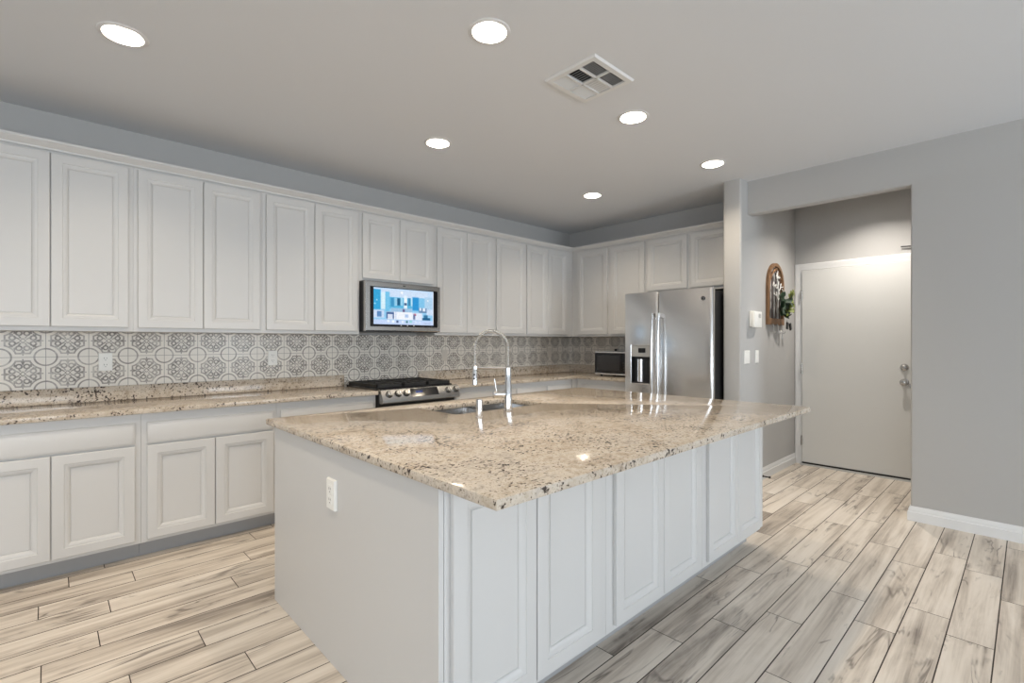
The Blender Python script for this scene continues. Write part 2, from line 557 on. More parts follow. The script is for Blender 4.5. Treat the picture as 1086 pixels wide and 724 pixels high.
# ------------------------------------------------------------------ passage door
dr = thing('entry_door', 'plain off-white flat slab door at the end of the passage', 'door', (5.85, -3.02, 0))
del dr['label']; del dr['category']
dr.name = 'door_1'; ORG['door_1'] = Vector((5.85, -3.02, 0)); dr['kind'] = 'structure'
obj('door_slab', box(B(), (5.842, -3.478, 0.026), (5.878, -2.567, 2.058), 0.003), 'door', dr)
bm = B()                                                 # casing: stepped profile round three sides
def casing(bm, y0, y1, z1):
    pr = [(0, 0.0), (0.012, 0.0), (0.017, 0.010), (0.017, 0.030), (0.022, 0.040), (0.022, 0.062), (0.016, 0.070), (0, 0.070)]
    path = [((y0, 0), (1, 0)), ((y0, z1), (1, 1)), ((y1, z1), (-1, 1)), ((y1, 0), (-1, 0))]
    rings = [[bm.verts.new((5.879 - a, p[0] + o[0] * w_, p[1] + o[1] * w_)) for a, w_ in pr] for p, o in path]
    n = len(pr)
    for A, C in zip(rings, rings[1:]):
        for k in range(n): bm.faces.new((A[k], A[(k + 1) % n], C[(k + 1) % n], C[k]))
    bm.faces.new(rings[0]); bm.faces.new(rings[-1][::-1])
    bmesh.ops.recalc_face_normals(bm, faces=bm.faces)
casing(bm, -2.563, -3.482, 2.063)
obj('door_frame', bm, 'trim', dr)
obj('threshold', prism(B(), [(5.80, -3.52, 0.0), (5.806, -3.52, 0.010), (5.86, -3.52, 0.012), (5.879, -3.52, 0.012), (5.879, -3.52, 0)], (0, 0.96, 0)), 'grey_plastic', dr)
obj('door_sweep', box(B(), (5.838, -3.476, 0.0125), (5.872, -2.569, 0.026)), 'black', dr)
for z in (0.253, 1.02, 1.80):
    bm = B(); box(bm, (5.838, -2.575, z - 0.05), (5.8425, -2.560, z + 0.05))
    tube(bm, [(5.835, -2.566, z - 0.052), (5.835, -2.566, z + 0.052)], 0.007, 10)
    obj('hinge', bm, 'nickel', dr)
bm = B(); lathe(bm, [(0.034, 0), (0.034, 0.004), (0.030, 0.009), (0.014, 0.012), (0.011, 0.030), (0.020, 0.036), (0.028, 0.046), (0.030, 0.056), (0.026, 0.064), (0.014, 0.068)], (5.842, -3.430, 0.922), (-1, 0, 0))
obj('door_knob', bm, 'nickel', dr)
bm = B(); lathe(bm, [(0.033, 0), (0.033, 0.006), (0.029, 0.014), (0.016, 0.018), (0.014, 0.022)], (5.842, -3.430, 1.062), (-1, 0, 0)); box(bm, (5.808, -3.434, 1.049), (5.822, -3.426, 1.075), 0.002)
obj('deadbolt', bm, 'nickel', dr)
bm = B(); box(bm, (5.838, -3.477, 0.87), (5.8425, -3.462, 0.91), 0.001)
obj('latch_plate', bm, 'nickel', dr)
bm = B(); tube(bm, [(5.879, -3.55, 2.19), (5.862, -3.545, 2.192), (5.860, -3.40, 2.201)], 0.006, 8)
tag(obj('wall_rod', bm, 'black', None, (5.86, -3.47, 2.19)), 'thin dark rod on the wall above the passage door', 'rod')
bm = B(); lathe(bm, [(0.012, 0), (0.012, 0.006), (0.006, 0.008), (0.006, 0.055), (0.010, 0.056), (0.010, 0.072)], (4.90, -2.504, 0.035), (0, -1, 0), 12)
tag(obj('door_stop', bm, 'black', None, (4.90, -2.504, 0.035)), 'small black door stop on the passage baseboard', 'door stop')

# ------------------------------------------------------------------ cabinets
def cabinet(name, label, fr, u0, u1, z0, z1, depth, doors=(), drawers=(), toe=False, group=None, cat='cabinet', mid=None):
    base = fr.P((u0 + u1) / 2, z0 if not toe else 0, -depth / 2)
    t = thing(name, label, cat, base, group)
    e = 0.0006
    a, b = fr.P(u0 + e, z0, 0), fr.P(u1 - e, z1, -depth)
    obj('carcass', box(B(), a, b), 'cab', t)
    for d in doors: obj('cabinet_door', door_mesh(fr, *d), 'cab', t)
    for d in drawers: obj('drawer_front', drawer_mesh(fr, *d), 'cab', t)
    if toe:
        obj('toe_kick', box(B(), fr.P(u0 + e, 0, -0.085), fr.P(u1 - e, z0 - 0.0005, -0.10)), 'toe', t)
    return t


UZ0, UZ1, DZ0, DZ1 = 1.366, 2.43, 1.391, 2.403
gu = 'white upper cabinets'
def upper(label, fr, u0, u1, doors, z0=UZ0, dz0=DZ0):
    return cabinet('upper_cabinet', label, fr, u0, u1, z0, UZ1, 0.304, [(a, b, dz0, DZ1) for a, b in doors], group=gu)
upper('white two-door upper cabinet cut off by the left edge of the photo', FN, -0.375, 0.394, [(-0.352, 0.008), (0.012, 0.370)])
upper('white two-door upper cabinet, second from the left edge of the photo', FN, 0.394, 1.160, [(0.418, 0.777), (0.781, 1.141)])
upper('white two-door upper cabinet just left of the screen over the range', FN, 1.160, 1.931, [(1.185, 1.543), (1.547, 1.909)])
upper('short white two-door upper cabinet above the screen over the range', FN, 1.931, 2.695, [(1.953, 2.310), (2.314, 2.672)], 1.824, 1.847)
upper('white two-door upper cabinet just right of the screen over the range', FN, 2.695, 3.463, [(2.719, 3.079), (3.083, 3.443)])
upper('narrow white single-door upper cabinet behind the tap', FN, 3.463, 3.933, [(3.484, 3.920)])
upper('white two-door upper cabinet beside the inner corner on the long wall', FN, 3.933, 4.765, [(3.947, 4.296), (4.300, 4.647)])
upper('white single-door upper cabinet next to the inner corner on the fridge wall', FE, 0.306, 0.868, [(0.400, 0.843)])
upper('white single-door upper cabinet above the small microwave beside the fridge', FE, 0.868, 1.354, [(0.891, 1.335)])
upper('short white two-door upper cabinet above the fridge', FE, 1.354, 2.328, [(1.372, 1.828), (1.864, 2.315)], 1.822, 1.852)

crown = [(0, 2.431), (0.006, 2.418), (0.014, 2.418), (0.016, 2.428), (0.024, 2.434), (0.036, 2.452), (0.042, 2.456), (0.042, 2.470), (-0.28, 2.470), (-0.28, 2.431)]
bm = sweep(B(), [((-0.375, -0.305, 0), (0, -1, 0)), ((4.765, -0.305, 0), (-1, -1, 0)), ((4.765, -2.328, 0), (-1, 0, 0))], crown)
tag(obj('crown_molding', bm, 'cab', None, (2.2, -0.305, 2.418)), 'white crown molding running along the top of the upper cabinets', 'molding')

BZ0, BZ1 = 0.102, 0.8755
gb = 'white base cabinets along the tiled wall'
def base(label, fr, u0, u1, ds, drw):
    return cabinet('base_cabinet', label, fr, u0, u1, BZ0, BZ1, 0.595, [(a, b, 0.122, 0.682) for a, b in ds], [(a, b, 0.692, 0.820) for a, b in drw], True, gb)
base('white base cabinet cut off by the left edge of the photo', FB, -0.375, 0.402, [(-0.352, 0.009), (0.013, 0.373)], [(-0.352, 0.373)])
base('white two-door base cabinet with one wide drawer, left of the island end', FB, 0.402, 1.166, [(0.430, 0.785), (0.789, 1.143)], [(0.430, 1.143)])
base('white base cabinet left of the range, mostly hidden by the island', FB, 1.166, 1.925, [(1.190, 1.545), (1.549, 1.904)], [(1.190, 1.904)])
base('white base cabinet just right of the range, behind the tap', FB, 2.705, 3.497, [(2.722, 3.103), (3.107, 3.488)], [(2.722, 3.488)])
base('narrow white base cabinet second to the right of the range', FB, 3.497, 3.954, [(3.507, 3.943)], [(3.507, 3.943)])
base('white base cabinet nearest the inner corner on the long wall', FB, 3.954, 4.384, [(3.966, 4.366)], [(3.966, 4.366)])
t = base('white corner base cabinet under the microwave beside the fridge', FEB, 0.622, 1.388, [(0.705, 1.368)], [(0.705, 1.368)])
obj('corner_filler', box(B(), (4.385, -0.6205, BZ0), (5.06, -0.008, BZ1)), 'cab', t)

# ------------------------------------------------------------------ granite worktops
def slab(bm, outer, holes, z0, z1, r=0.005):
    """worktop with eased edges and cut-outs; outer and holes are (x, y) loops"""
    def off(loop, d):
        n = len(loop); out = []
        for i in range(n):
            p0, p1, p2 = Vector(loop[i - 1]), Vector(loop[i]), Vector(loop[(i + 1) % n])
            e1, e2 = (p1 - p0).normalized(), (p2 - p1).normalized()
            n1, n2 = Vector((-e1.y, e1.x)), Vector((-e2.y, e2.x))
            m = n1 + n2; m = m / max(0.2, m.dot(n1)) if m.length > 1e-6 else n1
            out.append(p1 + m * d)
        return out
    tops, bots = [], []
    for loop in [outer] + holes:
        steps = [(r, z1), (r * 0.3, z1 - r * 0.3), (0, z1 - r), (0, z0 + r), (r * 0.3, z0 + r * 0.3), (r, z0)]
        rings = [[bm.verts.new((p.x, p.y, z)) for p in off(loop, d)] for d, z in steps]
        n = len(loop)
        for A, C in zip(rings, rings[1:]):
            for k in range(n): bm.faces.new((A[k], A[(k + 1) % n], C[(k + 1) % n], C[k]))
        tops.append(rings[0]); bots.append(rings[-1])
    for grp in (tops, bots):
        es = [bm.edges.get((L[i], L[(i + 1) % len(L)])) for L in grp for i in range(len(L))]
        bmesh.ops.triangle_fill(bm, use_beauty=True, edges=es)
    bmesh.ops.recalc_face_normals(bm, faces=bm.faces)
    return bm


def rloop(x0, x1, y0, y1, r, n=5, ccw=True):
    pts = []
    for cx, cy, a0 in ((x1 - r, y0 + r, -90), (x1 - r, y1 - r, 0), (x0 + r, y1 - r, 90), (x0 + r, y0 + r, 180)):
        for i in range(n + 1):
            a = math.radians(a0 + 90 * i / n); pts.append((cx + r * math.cos(a), cy + r * math.sin(a)))
    return pts if ccw else pts[::-1]


WZ0, WZ1 = 0.876, 0.907
t = thing('countertop', 'speckled granite worktop left of the range along the tiled wall', 'countertop', (0.8, -0.32, WZ0))
obj('slab', slab(B(), [(-0.375, -0.645), (1.926, -0.645), (1.926, -0.004), (-0.375, -0.004)], [], WZ0, WZ1), 'granite', t)
obj('upstand', box(B(), (-0.375, -0.024, WZ1 + 0.0003), (1.926, -0.004, 1.006), 0.002), 'granite', t)
t = thing('countertop', 'speckled granite corner worktop between the range and the fridge', 'countertop', (4.0, -0.32, WZ0))
obj('slab', slab(B(), [(2.704, -0.645), (4.425, -0.645), (4.425, -1.388), (5.066, -1.388), (5.066, -0.004), (2.704, -0.004)], [], WZ0, WZ1), 'granite', t)
obj('upstand', box(B(), (2.704, -0.024, WZ1 + 0.0003), (5.066, -0.004, 1.006), 0.002), 'granite', t)
obj('upstand', box(B(), (5.046, -1.388, WZ1 + 0.0003), (5.066, -0.0245, 1.006), 0.002), 'granite', t)

# patterned tile: one skin over both walls, UVs in tile units
bm = B(); uvl = bm.loops.layers.uv.new('UVMap')
TS = 0.2035
def tile_face(ps, uvs):
    f = bm.faces.new([bm.verts.new(p) for p in ps])
    for l, q in zip(f.loops, uvs): l[uvl].uv = q
def tile_x(x0, x1, z0, z1):
    U = lambda x: (x + 0.01) / TS + 20; V = lambda z: (z - 1.206) / TS + 20
    tile_face([(x0, -0.009, z0), (x1, -0.009, z0), (x1, -0.009, z1), (x0, -0.009, z1)], [(U(x0), V(z0)), (U(x1), V(z0)), (U(x1), V(z1)), (U(x0), V(z1))])
tile_x(-0.375, 1.926, 1.0065, 1.3655); tile_x(1.926, 2.704, 0.80, 1.3655); tile_x(2.704, 5.061, 1.0065, 1.3655)
U = lambda y: (-y - 0.02) / TS + 20.0; V = lambda z: (z - 1.206) / TS + 20
tile_face([(5.061, -0.009, 1.0065), (5.061, -1.388, 1.0065), (5.061, -1.388, 1.3655), (5.061, -0.009, 1.3655)], [(U(-0.009), V(1.0065)), (U(-1.388), V(1.0065)), (U(-1.388), V(1.3655)), (U(-0.009), V(1.3655))])
for y0, z0, x0, x1 in ((-0.009, 1.3655, -0.375, 1.926),):
    tile_face([(-0.375, -0.001, 1.0065), (-0.375, -0.009, 1.0065), (-0.375, -0.009, 1.3655), (-0.375, -0.001, 1.3655)], [(0.4, 0.1)] * 4)
tag(obj('tile_backsplash', bm, 'tile', None, (2.2, -0.005, 1.006)), 'grey and white patterned tile backsplash between worktop and upper cabinets', 'backsplash')

# ------------------------------------------------------------------ island
IX0, IX1, IY0, IY1 = 0.812, 3.350, -3.327, -1.545
t = thing('island_countertop', 'large speckled cream granite worktop on the white kitchen island', 'countertop', (2.08, -2.43, WZ0))
SX0, SX1, SY0, SY1 = 1.605, 2.330, -2.100, -1.722
obj('slab', slab(B(), [(IX0, IY0), (IX1, IY0), (IX1, IY1), (IX0, IY1)], [rloop(SX0, SX1, SY0, SY1, 0.03, ccw=False)], WZ0, WZ1, 0.006), 'granite', t)
tag(obj('island_end_panel', box(B(), (0.832, -3.049, 0), (0.850, -1.618, WZ0 - 0.001), 0.001), 'cab', None, (0.841, -2.33, 0)), 'plain white end panel of the island, with an outlet on it', 'panel')
gi = 'white island cabinets under the overhang'
IZ1 = WZ0 - 0.001
for i, (u0, u1, ds, lb) in enumerate(((0.8505, 1.655, [(0.872, 1.228), (1.233, 1.592)], 'white two-door island cabinet nearest the camera, next to the end panel'),
                                      (1.655, 2.508, [(1.704, 2.084), (2.089, 2.458)], 'middle of the three white two-door island cabinets'),
                                      (2.508, 3.318, [(2.556, 2.932), (2.937, 3.306)], 'farthest of the three island cabinets, nearest the passage'))):
    tt = cabinet('island_cabinet', lb, FI, u0, u1, 0.102, IZ1, 0.33, [(a, b, 0.126, 0.858) for a, b in ds], (), True, gi)
bm = B()                                                 # sink side of the island
fr = Fr((0, -1.640, 0), (-1, 0, 0), (0, 1, 0))
t = cabinet('island_sink_cabinet', 'white island cabinets facing the range on the sink side', fr, -3.318, -0.8505, 0.102, 0.66, 0.60, [(-3.29 + k * 0.405, -2.89 + k * 0.405, 0.122, 0.65) for k in range(6)], (), True)
obj('sink_rail', box(B(), (0.851, -1.66, 0.6605), (3.317, -1.640, IZ1)), 'cab', t)
obj('side_panel', box(B(), (3.300, -2.719, 0.1), (3.3175, -1.661, IZ1)), 'cab', t)

# ------------------------------------------------------------------ sink, tap, air gap
t = thing('kitchen_sink', 'undermount double-bowl steel sink set in the island worktop', 'sink', (1.97, -1.91, 0.67))
bm = B()
def bowl(bm, x0, x1, y0, y1, zt, zb):
    prev = None
    for z, ins in ((zt, 0.0), (zb + 0.03, 0.008), (zb + 0.008, 0.014), (zb, 0.035)):
        L = [bm.verts.new((p[0], p[1], z)) for p in rloop(x0 + ins, x1 - ins, y0 + ins, y1 - ins, 0.04)]
        if prev:
            for k in range(len(L)): bm.faces.new((prev[k], L[k], L[(k + 1) % len(L)], prev[(k + 1) % len(L)]))
        prev = L
    bm.faces.new(prev)
zt = 0.8745
xm = 1.985
bowl(bm, SX0 - 0.006, xm - 0.012, SY0 - 0.006, SY1 + 0.006, zt, 0.685)
obj('bowl', bm, 'sink', t)
bm = B(); bowl(bm, xm + 0.012, SX1 + 0.006, SY0 - 0.006, SY1 + 0.006, zt, 0.685)
obj('bowl', bm, 'sink', t)
obj('divider', box(B(), (xm - 0.0115, SY0 - 0.004, 0.72), (xm + 0.0115, SY1 + 0.004, 0.858), 0.005, 2), 'sink', t)
for x in ((SX0 + xm) / 2, (SX1 + xm) / 2):
    obj('drain', lathe(B(), [(0.045, 0), (0.045, 0.003), (0.034, 0.004), (0.030, 0.001), (0.006, 0.001), (0.006, 0.005)], (x, -1.90, 0.686)), 'chrome', t)

fx, fy = 1.914, -2.185
t = thing('kitchen_tap', 'tall chrome spring-neck tap standing beside the sink', 'tap', (fx, fy, WZ1))
z0 = WZ1 + 0.0005
bm = B(); lathe(bm, [(0.028, 0), (0.028, 0.006), (0.0225, 0.010), (0.0215, 0.145), (0.0185, 0.150), (0.0175, 0.245), (0.013, 0.250)], (fx, fy, z0))
obj('tap_body', bm, 'chrome', t)
hd = Vector((-0.105, 0.172, 0)); hl = hd.length; hn = hd.normalized(); R = hl / 2
zc = 1.262
path = [Vector((fx, fy, 1.155 + (zc - 1.155) * i / 6)) for i in range(6)]
path += [Vector((fx, fy, zc)) + hn * (R - R * math.cos(a * PI / 24)) + Vector((0, 0, R * math.sin(a * PI / 24))) for a in range(25)]
path += [Vector((fx, fy, zc - (zc - 1.16) * i / 6)) + hd for i in range(1, 7)]
obj('hose', tube(B(), path, 0.0068, 10), 'grey_plastic', t)
# spring: helix wound round the hose
bm = B(); sp = []
seg = [0.0]
for a, b in zip(path, path[1:]): seg.append(seg[-1] + (b - a).length)
L = seg[-1]; turns = 40; N = turns * 10; side = hn.cross(Vector((0, 0, 1)))
j = 0
for i in range(N + 1):
    d = L * i / N
    while j < len(seg) - 2 and seg[j + 1] < d: j += 1
    f_ = (d - seg[j]) / (seg[j + 1] - seg[j]); p = path[j].lerp(path[j + 1], f_)
    tg = (path[j + 1] - path[j]).normalized(); nn = side.cross(tg)
    a = 2 * PI * turns * i / N
    sp.append(p + (side * math.cos(a) + nn * math.sin(a)) * 0.0092)
tube(bm, sp, 0.0025, 6)
obj('spring', bm, 'spring', t, angle=1.2)
he = Vector((fx, fy, 0)) + hd
bm = B(); lathe(bm, [(0.010, 0), (0.0135, -0.004), (0.0135, -0.030), (0.0155, -0.034), (0.0155, -0.098), (0.0175, -0.112), (0.015, -0.114)], (he.x, he.y, 1.163))
s_ = obj('spray_head', bm, 'chrome', t)
side_v = Vector((-0.73, -0.69, 0)).normalized()
bm = B()
for dz in (-0.052, -0.076): lathe(bm, [(0.005, 0.0), (0.005, 0.0035), (0.002, 0.004)], Vector((he.x, he.y, 1.163 + dz)) + side_v * 0.0145, side_v, 10)
obj('button', bm, 'dark_slot', s_)
bm = B(); tube(bm, [Vector((fx, fy, 1.150)), Vector((he.x, he.y, 1.150)) - hn * 0.012], 0.008, 10); lathe(bm, [(0.0185, -0.008), (0.0185, 0.008), (0.0165, 0.008), (0.0165, -0.008), (0.0185, -0.008)], (he.x, he.y, 1.150), n=20, cap0=False, cap1=False)
obj('holder_arm', bm, 'chrome', t)
lv = Vector((-0.062, 0.052, 0)); ln = lv.normalized()
bm = B(); lathe(bm, [(0.019, 0.015), (0.021, 0.02), (0.021, 0.082), (0.017, 0.087)], (fx, fy, 1.0), ln, 20)
p = Vector((fx, fy, 1.0)) + ln * 0.066
tube(bm, [p + Vector((0, 0, 0.014)), p + Vector((0, 0, 0.04)) + ln * 0.004, p + Vector((0, 0, 0.09)) + ln * 0.012], [0.0055, 0.005, 0.0045], 10)
obj('lever', bm, 'chrome', t)
bm = B(); lathe(bm, [(0.021, 0), (0.021, 0.004), (0.0175, 0.006), (0.0175, 0.084), (0.0160, 0.092), (0.010, 0.093)], (1.637, -2.262, z0))
tag(obj('air_gap_cap', bm, 'chrome', None, (1.637, -2.262, z0)), 'short chrome cylinder standing on the island left of the tap', 'cap')

# ------------------------------------------------------------------ range
t = thing('gas_range', 'stainless slide-in gas range with black grates under the screen', 'range', (2.315, -0.33, 0))
RX0, RX1 = 1.930, 2.690
obj('body', box(B(), (RX0 + 0.004, -0.64, 0.06), (RX1 - 0.004, -0.03, 0.900)), 'black', t)
obj('cooktop', box(B(), (RX0 + 0.002, -0.60, 0.9005), (RX1 - 0.002, -0.045, 0.922), 0.004), 'black_gloss', t)
cp = [(-0.585, 0.905), (-0.645, 0.916), (-0.662, 0.910), (-0.700, 0.838), (-0.703, 0.812), (-0.690, 0.803), (-0.641, 0.803), (-0.641, 0.895)]
pan = obj('control_panel', prism(B(), [(RX0 + 0.006, y, z) for y, z in cp], (RX1 - RX0 + 0.004, 0, 0)), 'steel_x', t)
na = Vector((0, -0.072, 0.038)).normalized()             # outward normal of the sloping face
def on_panel(x, s, h=0.0005): return Vector((x, -0.662, 0.910)).lerp(Vector((x, -0.700, 0.838)), s) + na * h
for x in (2.003, 2.084, 2.161, 2.588, 2.672):
    bm = B(); lathe(bm, [(0.024, 0.002), (0.0235, 0.006), (0.0225, 0.030), (0.019, 0.033)], on_panel(x, 0.48), na, 22)
    k_ = obj('knob', bm, 'nickel', t)
    obj('knob_bezel', lathe(B(), [(0.030, 0.0), (0.030, 0.0018), (0.0235, 0.0019)], on_panel(x, 0.48), na, 22), 'black', k_)
    bm = B(); c0 = on_panel(x, 0.48, 0.033); ux = Vector((1, 0, 0)); vy = na.cross(ux)
    prism(bm, [c0 + ux * 0.004 * a + vy * 0.016 * b_ for a, b_ in ((-1, -1), (1, -1), (1, 1), (-1, 1))], na * 0.007, 0.001)
    obj('knob_grip', bm, 'chrome', k_)
bm = B(); prism(bm, [on_panel(2.205, 0.03), on_panel(2.480, 0.03), on_panel(2.480, 0.90), on_panel(2.205, 0.90)], na * 0.0015)
d_ = obj('display', bm, 'black_gloss', t)
bm = B()
for i in range(4): prism(bm, [on_panel(2.255 + i * 0.017, 0.32, 0.0022), on_panel(2.266 + i * 0.017, 0.32, 0.0022), on_panel(2.266 + i * 0.017, 0.52, 0.0022), on_panel(2.255 + i * 0.017, 0.52, 0.0022)], na * 0.0004)
obj('display_digits', bm, 'blue_digits', d_)
for gx0, gx1 in ((1.95, 2.19), (2.198, 2.432), (2.44, 2.68)):
    bm = B(); zt_, zb_ = 0.950, 0.936
    for a, b in ((gx0, gx0 + 0.014), (gx1 - 0.014, gx1)): box(bm, (a, -0.575, 0.9228), (b, -0.065, zt_), 0.002)
    for y in (-0.575, -0.325, -0.079): box(bm, (gx0, y, zb_ if y == -0.325 else 0.9228), (gx1, y + 0.014, zt_), 0.002)
    m_ = (gx0 + gx1) / 2
    box(bm, (m_ - 0.006, -0.575, zb_), (m_ + 0.006, -0.065, zt_), 0.002)
    for y in (-0.45, -0.20):
        box(bm, (gx0, y, zb_), (gx1, y + 0.012, zt_), 0.002)
    for x in (gx0, gx1 - 0.014):
        for y in (-0.575, -0.325, -0.079): box(bm, (x, y, 0.9225), (x + 0.014, y + 0.014, zb_))
    obj('grate', bm, 'iron', t)
for x, y, r_ in ((2.07, -0.45, 0.045), (2.07, -0.19, 0.036), (2.315, -0.32, 0.05), (2.56, -0.45, 0.045), (2.56, -0.19, 0.036)):
    obj('burner', lathe(B(), [(r_ + 0.012, 0), (r_ + 0.010, 0.006), (r_, 0.007), (r_ - 0.003, 0.012), (0.01, 0.012)], (x, y, 0.9222)), 'iron', t)
od = obj('oven_door', box(B(), (RX0 + 0.008, -0.680, 0.245), (RX1 - 0.008, -0.6405, 0.775), 0.004), 'steel_x', t)
obj('oven_window', box(B(), (RX0 + 0.12, -0.683, 0.34), (RX1 - 0.12, -0.6795, 0.64), 0.001), 'black_gloss', od)
bm = B(); tube(bm, [(RX0 + 0.05, -0.725, 0.735), (RX1 - 0.05, -0.725, 0.735)], 0.012, 12)
for x in (RX0 + 0.08, RX1 - 0.08): tube(bm, [(x, -0.725, 0.735), (x, -0.679, 0.735)], 0.008, 10)
obj('oven_handle', bm, 'steel_x', od)
obj('lower_drawer', box(B(), (RX0 + 0.008, -0.676, 0.075), (RX1 - 0.008, -0.6405, 0.235), 0.004), 'steel_x', t)
for x in (RX0 + 0.05, RX1 - 0.05):
    for y in (-0.58, -0.09): obj('foot', lathe(B(), [(0.018, 0), (0.018, 0.012), (0.010, 0.014), (0.010, 0.0598)], (x, y, 0), n=12), 'black', t)

# ------------------------------------------------------------------ screen unit above the range
t = thing('range_hood_screen', 'stainless-framed hood with a lit blue screen above the range', 'screen', (2.31, -0.2, 1.386))
HX, HX_ = 1.934, 2.688
obj('housing', box(B(), (HX + 0.004, -0.3745, 1.387), (HX_ - 0.004, -0.012, 1.8225)), 'black', t)
fyb, fyf = -0.375, -0.418
bm = B()
o0 = [(HX, 1.394), (HX_, 1.394), (HX_, 1.816), (HX, 1.816)]
i0 = [(1.974, 1.436), (2.658, 1.436), (2.658, 1.772), (1.974, 1.772)]
def ring(pts, y): return [bm.verts.new((x, y, z)) for x, z in pts]
def inset(pts, d):
    sx = (1, -1, -1, 1); sz = (1, 1, -1, -1)
    return [(p[0] + sx[i] * d, p[1] + sz[i] * d) for i, p in enumerate(pts)]
R_ = [ring(o0, fyb), ring(o0, fyf + 0.006), ring(inset(o0, 0.006), fyf), ring(inset(i0, -0.003), fyf), ring(i0, fyf + 0.004), ring(i0, fyb)]
for A, C in zip(R_, R_[1:]):
    for k in range(4): bm.faces.new((A[k], A[(k + 1) % 4], C[(k + 1) % 4], C[k]))
bmesh.ops.recalc_face_normals(bm, faces=bm.faces)
fr_ = obj('steel_frame', bm, 'steel_x', t)
obj('camera_lens', box(B(), (2.285, fyf - 0.001, 1.790), (2.312, fyf + 0.003, 1.798), 0.001), 'dark_slot', fr_)
gl_ = obj('glass_panel', box(B(), (1.9745, fyf + 0.003, 1.4365), (2.6575, fyb, 1.7715)), 'black_gloss', t)
# the picture on the screen: a bright blue-white room scene
bm = B(); pl_ = bm.loops.layers.float_color.new('picture')
W_, H_ = 78, 42
rects = [(0, 0, 1, 1, (150, 205, 240)), (0, .72, 1, 1, (196, 222, 248)), (.12, .80, .9, .97, (206, 224, 246)),
         (0, .40, .11, .95, (60, 165, 215)), (.11, .42, .18, .88, (215, 240, 250)), (.18, .36, .25, .90, (120, 195, 232)),
         (.25, .44, .62, .76, (92, 180, 222)), (.27, .50, .32, .74, (70, 150, 196)), (.33, .52, .37, .75, (150, 205, 235)), (.37, .54, .42, .74, (40, 96, 132)),
         (.43, .54, .46, .76, (165, 215, 240)), (.48, .40, .54, .82, (226, 240, 250)), (.49, .55, .53, .62, (70, 100, 140)), (.56, .55, .59, .76, (70, 130, 168)), (.60, .54, .64, .76, (190, 228, 246)),
         (.63, .42, .74, .80, (52, 150, 212)), (.74, .44, .84, .78, (130, 196, 234)), (.84, .40, 1, .82, (176, 210, 236)),
         (.27, .36, .62, .46, (160, 195, 225)), (.20, .14, .62, .36, (240, 244, 252)), (.20, .16, .32, .34, (70, 100, 150)), (.22, .15, .30, .29, (214, 222, 240)), (.34, .14, .36, .36, (205, 216, 240)), (.50, .20, .56, .30, (176, 200, 236)),
         (.62, .14, .80, .34, (226, 234, 250)), (.65, .26, .69, .32, (196, 110, 130)), (.64, .16, .67, .30, (96, 110, 150)), (.46, .36, .50, .44, (110, 100, 140)),
         (.74, .36, .88, .50, (110, 140, 176)), (.75, .42, .78, .50, (230, 240, 252)), (.81, .40, .85, .50, (226, 236, 250)), (.80, .14, .94, .22, (40, 96, 136)), (.83, .22, .90, .30, (60, 116, 156)), (.88, .30, 1, .46, (206, 222, 244)),
         (0, .18, .16, .38, (206, 222, 246)), (.05, .20, .12, .36, (96, 140, 190)), (0, 0, 1, .13, (196, 214, 246)),
         (.21, .06, .25, .12, (236, 246, 255)), (.29, .05, .33, .12, (240, 248, 255)), (.36, .06, .39, .11, (30, 50, 90)), (.45, .05, .48, .12, (230, 240, 255)), (.52, .06, .55, .11, (40, 110, 110)), (.58, .06, .62, .12, (150, 214, 220)), (.67, .05, .70, .11, (226, 238, 255)), (.74, .06, .77, .11, (226, 238, 255)), (.84, .03, .94, .06, (170, 186, 220)),
         (.985, .05, 1, .98, (232, 240, 255))]
blobs = [(.45, .90, .035, (250, 252, 255)), (.90, .72, .025, (240, 248, 255)), (.02, .56, .02, (170, 225, 245)), (.05, .66, .02, (170, 225, 245)), (.51, .70, .03, (250, 252, 255))]
def pic(u, v):
    c = (150, 205, 240)
    for x0, y0, x1, y1, k in rects:
        if x0 <= u <= x1 and y0 <= v <= y1: c = k
    for x, y, r_, k in blobs:
        if math.hypot((u - x) * 1.75, v - y) < r_: c = k
    return c
x0, x1, z0_, z1_ = 2.005, 2.610, 1.4535, 1.7665
vs = [[bm.verts.new((x0 + (x1 - x0) * i / W_, fyf + 0.0024, z0_ + (z1_ - z0_) * j / H_)) for j in range(H_ + 1)] for i in range(W_ + 1)]
for i in range(W_):
    for j in range(H_):
        f = bm.faces.new((vs[i][j], vs[i + 1][j], vs[i + 1][j + 1], vs[i][j + 1]))
        c = [0, 0, 0]
        for du, dv in ((.25, .25), (.75, .25), (.25, .75), (.75, .75)):
            k = pic((i + du) / W_, (j + dv) / H_)
            for q in range(3): c[q] += k[q] / 4
        n_ = random.uniform(0.97, 1.03)
        c = rgb(*[min(255, q * n_) for q in c])
        for l in f.loops: l[pl_] = c
obj('screen', bm, 'screen', gl_)
for x in (2.27, 2.335, 2.40): obj('touch_icon', box(B(), (x - 0.005, fyf + 0.0022, 1.443), (x + 0.005, fyf + 0.0029, 1.449)), 'white_plastic', gl_)

